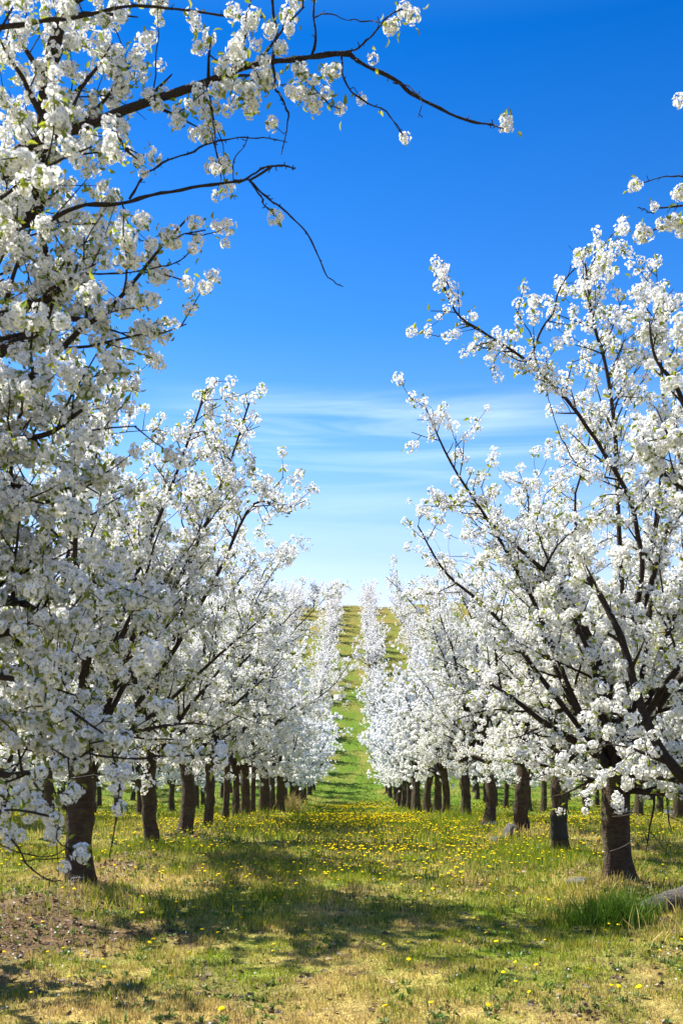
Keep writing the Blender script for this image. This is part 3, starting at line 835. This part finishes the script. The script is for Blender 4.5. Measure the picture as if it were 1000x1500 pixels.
# ------------------------------------------------------------------ dandelions
def dandelion_head(r, k, rng):
    v = []; q = []
    rings = ((.35, 0), (1.0, .32), (.86, .62), (.40, .80)) if k > 6 else ((.5, 0), (1.0, .4), (.55, .8))
    for (rr, zz) in rings:
        for i in range(k):
            a = 6.283*i/k; j = 1+.12*rng.normal() if rr > .8 else 1
            v.append((rr*r*j*math.cos(a), rr*r*j*math.sin(a), zz*r*.75))
    for l in range(len(rings)-1):
        for i in range(k):
            q.append((l*k+i, l*k+(i+1) % k, (l+1)*k+(i+1) % k, (l+1)*k+i))
    t = (len(rings)-1)*k; c = len(v); v.append((0, 0, .82*r*.75))
    for i in range(0, k, 2): q.append((t+i, t+(i+1) % k, t+(i+2) % k, c))
    return np.array(v), np.array(q)

def dandelion_mesh(seed, h, r):
    rng = np.random.default_rng(seed); b = MB()
    v, q = dandelion_head(r, 10, rng); tl = rng.normal(size=2)*.25
    v = v+np.stack([0*v[:, 0], 0*v[:, 0], -(v[:, 0]*tl[0]+v[:, 1]*tl[1])], 1)
    top = np.array([rng.normal()*.012, rng.normal()*.012, h])
    b.add(v+top, q, 0)
    b.tube(np.array([(0, 0, -.01), top*.5+np.array([.003, .002, 0]), top]), [.0022, .002, .002], 5, 1)
    for i in range(6):
        a = rng.random()*6.28; l = .05+.03*rng.random(); w = .011
        ca, sa = math.cos(a), math.sin(a)
        P = [(0, -.3*w, .004), (l*.5, -w, .022), (l, 0, .012), (l*.5, w, .022)]
        b.add(np.array([(x_*ca-y_*sa, x_*sa+y_*ca, z_) for x_, y_, z_ in P]), np.array([[0, 1, 2, 3]]), 1)
    return b.mesh('dandelion', [M_YELLOW, M_STEM], False)
DM = [dandelion_mesh(i, h, r) for i, (h, r) in enumerate(((.07, .02), (.09, .022), (.055, .018), (.10, .019)))]
drng = np.random.default_rng(404)
def dens(x, y):
    c = np.interp(y, [5, 6.5, 9, 12, 16, 24, 33, 36, 48, 52, 58, 62], [.2, .2, .4, .6, .75, 1.0, .9, .08, .1, 1.0, .9, 0])
    c = c*np.clip((fbm(x*.9, y*.5, 61, 3)-.34)*4, .05, 1)
    mid = np.exp(-(x/1.9)**4)
    return c*(.25+.75*mid)
spots = []
while len(spots) < 300:
    d = 5.2+7.6*drng.random()**.9; half = d/FOC*500
    X = (drng.random()*2-1)*half+.0
    if drng.random() < dens(np.array([X]), np.array([d]))[0]: spots.append((X, d))
# a few that the photograph shows on their own
for (px, py) in ((905, 1478), (895, 1472), (908, 1486), (935, 1480), (725, 1402), (70, 1417), (152, 1423), (218, 1395), (228, 1390), (152, 1435), (248, 1462), (5, 1428), (10, 1475), (597, 1400), (600, 1437)):
    d = FOC*1.62/(py-HZ); spots.append(((px-CX)*d/FOC, d))
spots = spots[15:]
src = None
for i, (X, d) in enumerate(spots):
    if src is None or i < 4:
        o = link('dandelion', DM[i % 4]); src = o
    else:
        o = src.copy(); o.data = DM[i % 4]; C.objects.link(o)
    o.location = (X, d, gz(X, d)); o.rotation_euler = (0, 0, drng.random()*6.28); s = .52+.36*drng.random(); o.scale = (s, s, s)
    if d < 7: where = 'in the sunlit turf at the front of the alley'
    elif d < 9.3: where = 'in the shaded band of turf across the front of the alley'
    elif d < 11.5: where = 'in the pale dry turf level with the two nearest whole trunks'
    else: where = 'in the turf behind the two nearest whole trunks'
    tag(o, 'small yellow dandelion flower '+where, 'flower', 'dandelions scattered over the alley')
b = MB()
hv, hq = dandelion_head(.024, 6, drng)
n = 70000
y = 10.5+(62-10.5)*drng.random(n)**1.15; half = y/FOC*512+.5; x = (drng.random(n)*2-1)*half
k = drng.random(n) < dens(x, y)*.6*np.clip(half/6, .25, 1.3)*np.where(y < 12.8, .35, 1); x, y = x[k], y[k]; n = len(x)
h = .05+.07*drng.random(n)+np.interp(y, [15, 40], [0, .04]); z = ground_z(x, y)+h
sc = (.7+.5*drng.random(n))*np.interp(y, [14, 50], [.68, 1.2])
v = hv[None]*sc[:, None, None]+np.stack([x, y, z], 1)[:, None]
b.add(v.reshape(-1, 3), (hq[None]+(np.arange(n)*len(hv))[:, None, None]).reshape(-1, 4), 0)
sv = np.zeros((n, 4, 3)); w = .002+.0002*y
sv[:, 0] = np.stack([x-w, y, z-h-.01], 1); sv[:, 1] = np.stack([x+w, y, z-h-.01], 1); sv[:, 2] = np.stack([x+w, y, z+.002], 1); sv[:, 3] = np.stack([x-w, y, z+.002], 1)
b.add(sv.reshape(-1, 3), np.arange(n*4).reshape(-1, 4), 1)
tag(link('dandelion_carpet', b.mesh('dandelion_carpet', [M_YELLOW, M_STEM])), 'drifts of yellow dandelions dotting the alley towards the dip', 'flowers', None, 'stuff')

# ------------------------------------------------------------------ small things by the trunks
def ring(name, cx_, cy_, z, r, w, tilt, mat, seed, turns=1, ends=None):
    rng = np.random.default_rng(seed); n = 30*turns
    a = np.linspace(0, 6.283*turns, n)+.3
    rr = r*(1+.04*np.sin(a*3+1))
    P = np.stack([rr*np.cos(a), rr*np.sin(a), tilt*np.cos(a)+.03*a/6.28], 1)
    if ends is not None: P = np.vstack([ends[0], P, ends[1]])
    b = MB(); b.tube(P, np.full(len(P), w), 6)
    o = link(name, b.mesh(name, [mat], True)); o.location = (cx_, cy_, z); return o
zl = gz(*PL1); zr = gz(*PR1)
tag(ring('tie_wire', PL1[0], PL1[1]-.0, zl+1.0, .129, .003, .012, M_WIRE, 1, 1, (np.array([[-.36, -.12, .02], [-.2, -.17, .0]]), np.array([[.22, -.16, .04], [.42, -.1, .07]]))), 'pale thin wire tied round the knotted left trunk below its fork', 'wire')
tag(ring('twine', PR1[0], PR1[1], zr+.60, .140, .005, .012, M_TWINE, 2, 2), 'double ring of pale twine round the upper part of the stout right trunk', 'twine', 'twine tied round the right trunk')
tag(ring('twine', PR1[0], PR1[1], zr+.30, .146, .0045, .06, M_TWINE, 3, 1), 'slanting loop of pale twine round the lower part of the stout right trunk', 'twine', 'twine tied round the right trunk')
# black wrap on the second trunk of the right row
bpy.context.view_layer.update()
tree2 = min((t for t in scene.objects if t.get('category') == 'tree'), key=lambda t: abs(t.location.x-XR)+abs(t.location.y-12.9))
tk = [c for c in tree2.children if c.name.startswith('trunk')][0]
mw = tk.matrix_world
V = np.array([mw @ v.co for v in tk.data.vertices]).reshape(13, 18, 3)
zc = V[:, :, 2].mean(1)-gz(tree2.location.x, tree2.location.y)
b = MB(); rings = []
for zz in np.linspace(.16, .46, 9):
    k = int(np.clip(np.searchsorted(zc, zz)-1, 0, 11)); f = (zz-zc[k])/(zc[k+1]-zc[k]); rg = V[k]*(1-f)+V[k+1]*f
    c0 = rg.mean(0); rings.append(c0+(rg-c0)*(1.055+.03*math.sin(zz*47)))
o0 = rings[0].mean(0); P = np.array(rings)-o0
i_ = np.arange(8)[:, None]*18; j_ = np.arange(18)[None]; j2_ = (j_+1) % 18
b.add(P.reshape(-1, 3), np.stack([i_+j_, i_+j2_, i_+18+j2_, i_+18+j_], -1).reshape(-1, 4))
o = link('trunk_wrap', b.mesh('trunk_wrap', [M_WRAP], True)); o.location = Vector(o0); tag(o, 'black plastic wrap round the second whole trunk in the right row', 'tree wrap')
# scrap of wire mesh at the foot of the left trunk
b = MB()
for i in range(5):
    b.tube(np.array([(-.02+.022*i, 0, .02), (.01+.022*i, -.012, .05+.004*i), (.045+.022*i, -.004, .085-.006*i)]), [.0011]*3, 4)
for i in range(2):
    b.tube(np.array([(-.02+.02*i, -.01, .03+.03*i), (.04+.02*i, -.014, .035+.03*i), (.09+.02*i, -.006, .03+.03*i)]), [.0010]*3, 4)
o = link('wire_mesh', b.mesh('wire_mesh', [M_WIRE])); o.location = (PL1[0]-.02, PL1[1]-.215, zl+.02); tag(o, 'scrap of pale wire mesh at the foot of the knotted left trunk', 'wire mesh')

def stone(x, y, s, seed, label):
    import bmesh
    rng = np.random.default_rng(seed); bm = bmesh.new(); bmesh.ops.create_icosphere(bm, subdivisions=3, radius=1)
    dirs = rng.normal(size=(9, 3)); dirs /= np.linalg.norm(dirs, axis=1)[:, None]; cut = .55+.35*rng.random(9)
    for vtx in bm.verts:
        p = np.array(vtx.co)
        for d_, c_ in zip(dirs, cut):
            e = p@d_-c_
            if e > 0: p = p-d_*e*.9
        p = p*(1+.03*rng.normal()); vtx.co = Vector(p*np.array(s))
    me = bpy.data.meshes.new('stone'); bm.to_mesh(me); bm.free(); me.materials.append(M_STONE)
    o = link('stone', me); o.location = (x, y, gz(x, y)+s[2]*.35); o.rotation_euler = (0, 0, rng.random()*3)
    tag(o, label, 'stone', 'stones lying along the right row')
stone(2.38, 15.2, (.17, .13, .17), 1, 'upright grey stone leaning by the third whole trunk of the right row')
stone(2.12, 15.0, (.14, .1, .06), 2, 'flat dark stone lying at the foot of the upright grey stone')
stone(2.55, 18.6, (.2, .15, .09), 3, 'low grey stone beside the fourth whole trunk of the right row')
stone(2.25, 9.95, (.15, .10, .055), 4, 'small flat grey stone left of the stout twine tied trunk')
stone(3.1, 12.2, (.16, .12, .05), 5, 'half sunk grey stone right of the black wrapped trunk')

# weathered grey log with a dark hollow at the right edge
b = MB(); rng = np.random.default_rng(12)
P = spline(np.array([(-.50, .0, -.02), (-.3, 0, .03), (0, .01, .10), (.35, 0, .15), (.8, -.04, .17)]), 6)
rad = np.interp(np.linspace(0, 1, len(P)), [0, .08, .3, .6, 1], [.02, .06, .10, .135, .15])
b.tube(P, rad, 16, 0, .12, rng, True)
lg = bpy.data.objects.new('weathered_log', None); C.objects.link(lg); lg.location = (2.76, 8.2, gz(2.76, 8.2)+.0); lg.rotation_euler = (0, 0, R(-6))
tag(lg, 'weathered grey log with a dark hollow lying past the grass clump', 'log')
link('trunk', b.mesh('log_trunk', [M_GREY], True), lg)
b = MB(); b.tube(np.array([(.16, -.085, .085), (.16, -.142, .075)]), [.05, .045], 12, 0, .2, rng, True)
M_HOLLOW = plain('hollow_wood', (.012, .010, .008), .95)
link('hollow', b.mesh('log_hollow', [M_HOLLOW], True), lg)
b = MB(); b.tube(spline(np.array([(.1, -.05, .22), (.08, -.09, .28), (.02, -.1, .35)])), np.linspace(.022, .006, 13), 7, 0, .1, rng)
link('branch_stub', b.mesh('log_stub', [M_GREY], True), lg)

# ------------------------------------------------------------------ light, sky
sx, sy = SUN_AZ; l = math.hypot(sx, sy); sx /= l; sy /= l; ce, se = math.cos(R(SUN_EL)), math.sin(R(SUN_EL))
sun = bpy.data.lights.new('sun', 'SUN'); sun.energy = 4.8; sun.angle = R(.53); sun.color = (1, .93, .81)
so_ = bpy.data.objects.new('sun', sun); C.objects.link(so_)
so_.rotation_euler = Vector((sx*ce, sy*ce, -se)).to_track_quat('-Z', 'Y').to_euler()

w = bpy.data.worlds.new('World'); scene.world = w; w.use_nodes = True
nt = w.node_tree; nt.nodes.clear(); L = nt.links
out = N(nt, 'ShaderNodeOutputWorld'); bg = N(nt, 'ShaderNodeBackground'); bg.inputs[1].default_value = .108
sky = N(nt, 'ShaderNodeTexSky'); sky.sky_type = 'NISHITA'; sky.sun_disc = False
sky.sun_elevation = R(SUN_EL); sky.sun_rotation = math.atan2(-sx, -sy)
sky.altitude = 300; sky.air_density = 1.0; sky.dust_density = .3; sky.ozone_density = 3.0
hs = N(nt, 'ShaderNodeHueSaturation'); hs.inputs['Saturation'].default_value = 1.25
L.new(sky.outputs[0], hs.inputs['Color'])
tone = ramp(nt, [(0.0, (1.2, .76, .76)), (.17, (.95, .71, .75)), (.25, (.70, .70, .78)), (.36, (.27, .53, .73)), (.56, (.02, .36, .62)), (.68, (.5, .72, .85))])
tz = N(nt, 'ShaderNodeTexCoord'); tzs = N(nt, 'ShaderNodeSeparateXYZ'); L.new(tz.outputs['Generated'], tzs.inputs[0]); L.new(tzs.outputs[2], tone.inputs[0])
tm = N(nt, 'ShaderNodeMixRGB', blend_type='MULTIPLY'); tm.inputs[0].default_value = 1
L.new(hs.outputs[0], tm.inputs[1]); L.new(tone.outputs[0], tm.inputs[2])
# thin cirrus streaks low over the hill
tc = N(nt, 'ShaderNodeTexCoord'); sp = N(nt, 'ShaderNodeSeparateXYZ'); L.new(tc.outputs['Generated'], sp.inputs[0])
mp = N(nt, 'ShaderNodeMapping'); mp.inputs['Scale'].default_value = (2.6, 1.0, 36); mp.inputs['Rotation'].default_value = (0, R(-1.5), 0)
L.new(tc.outputs['Generated'], mp.inputs[0])
nz = N(nt, 'ShaderNodeTexNoise'); nz.inputs['Scale'].default_value = 1.5; nz.inputs['Detail'].default_value = 7; nz.inputs['Roughness'].default_value = .55; nz.inputs['Distortion'].default_value = .6
L.new(mp.outputs[0], nz.inputs['Vector'])
band = ramp(nt, [(.10, (0, 0, 0)), (.19, (.25,)*3), (.245, (.5,)*3), (.285, (1, 1, 1)), (.315, (0, 0, 0))]); L.new(sp.outputs[2], band.inputs[0])
st = ramp(nt, [(.38, (0, 0, 0)), (.70, (1, 1, 1))]); L.new(nz.outputs[0], st.inputs[0])
mu = N(nt, 'ShaderNodeMath', operation='MULTIPLY'); L.new(band.outputs[0], mu.inputs[0]); L.new(st.outputs[0], mu.inputs[1])
sidem = ramp(nt, [(.40, (0, 0, 0)), (.46, (1, 1, 1)), (.56, (1, 1, 1)), (.63, (.1,)*3)])
ax = N(nt, 'ShaderNodeMath', operation='MULTIPLY_ADD'); ax.inputs[1].default_value = .5; ax.inputs[2].default_value = .5
L.new(sp.outputs[0], ax.inputs[0]); L.new(ax.outputs[0], sidem.inputs[0])
m3 = N(nt, 'ShaderNodeMath', operation='MULTIPLY'); L.new(mu.outputs[0], m3.inputs[0]); L.new(sidem.outputs[0], m3.inputs[1])
m4 = N(nt, 'ShaderNodeMath', operation='MULTIPLY'); L.new(m3.outputs[0], m4.inputs[0]); m4.inputs[1].default_value = .46
cm = N(nt, 'ShaderNodeMixRGB'); cm.inputs[2].default_value = (4.6, 5.2, 6.6, 1)
L.new(m4.outputs[0], cm.inputs[0]); L.new(tm.outputs[0], cm.inputs[1])
L.new(cm.outputs[0], bg.inputs[0]); L.new(bg.outputs[0], out.inputs[0])

# ------------------------------------------------------------------ camera
cam = bpy.data.cameras.new('camera'); co = bpy.data.objects.new('camera', cam); C.objects.link(co); scene.camera = co
co.location = (0, 0, EYE); co.rotation_euler = (R(90), 0, 0)
cam.sensor_fit = 'HORIZONTAL'; cam.sensor_width = 24; cam.lens = 36
cam.shift_x = -(CX-500)/1000; cam.shift_y = (HZ-750)/1000
cam.clip_start = .1; cam.clip_end = 3000
cam.dof.use_dof = True; cam.dof.focus_distance = 10.5; cam.dof.aperture_fstop = 5.0

scene.view_settings.view_transform = 'Standard'; scene.view_settings.look = 'None'
scene.view_settings.exposure = 1.47; scene.view_settings.gamma = 1
scene.cycles.max_bounces = 8; scene.cycles.diffuse_bounces = 4; scene.cycles.transmission_bounces = 4
scene.cycles.use_denoising = True
print('trees', sum(1 for o in scene.objects if o.get('category') == 'tree'), 'objects', len(scene.objects), 'clusters', treeL0['n'], treeR0['n'], treeL1['n'], treeR1['n'], [t['n'] for t in NEAR+MID+FAR])
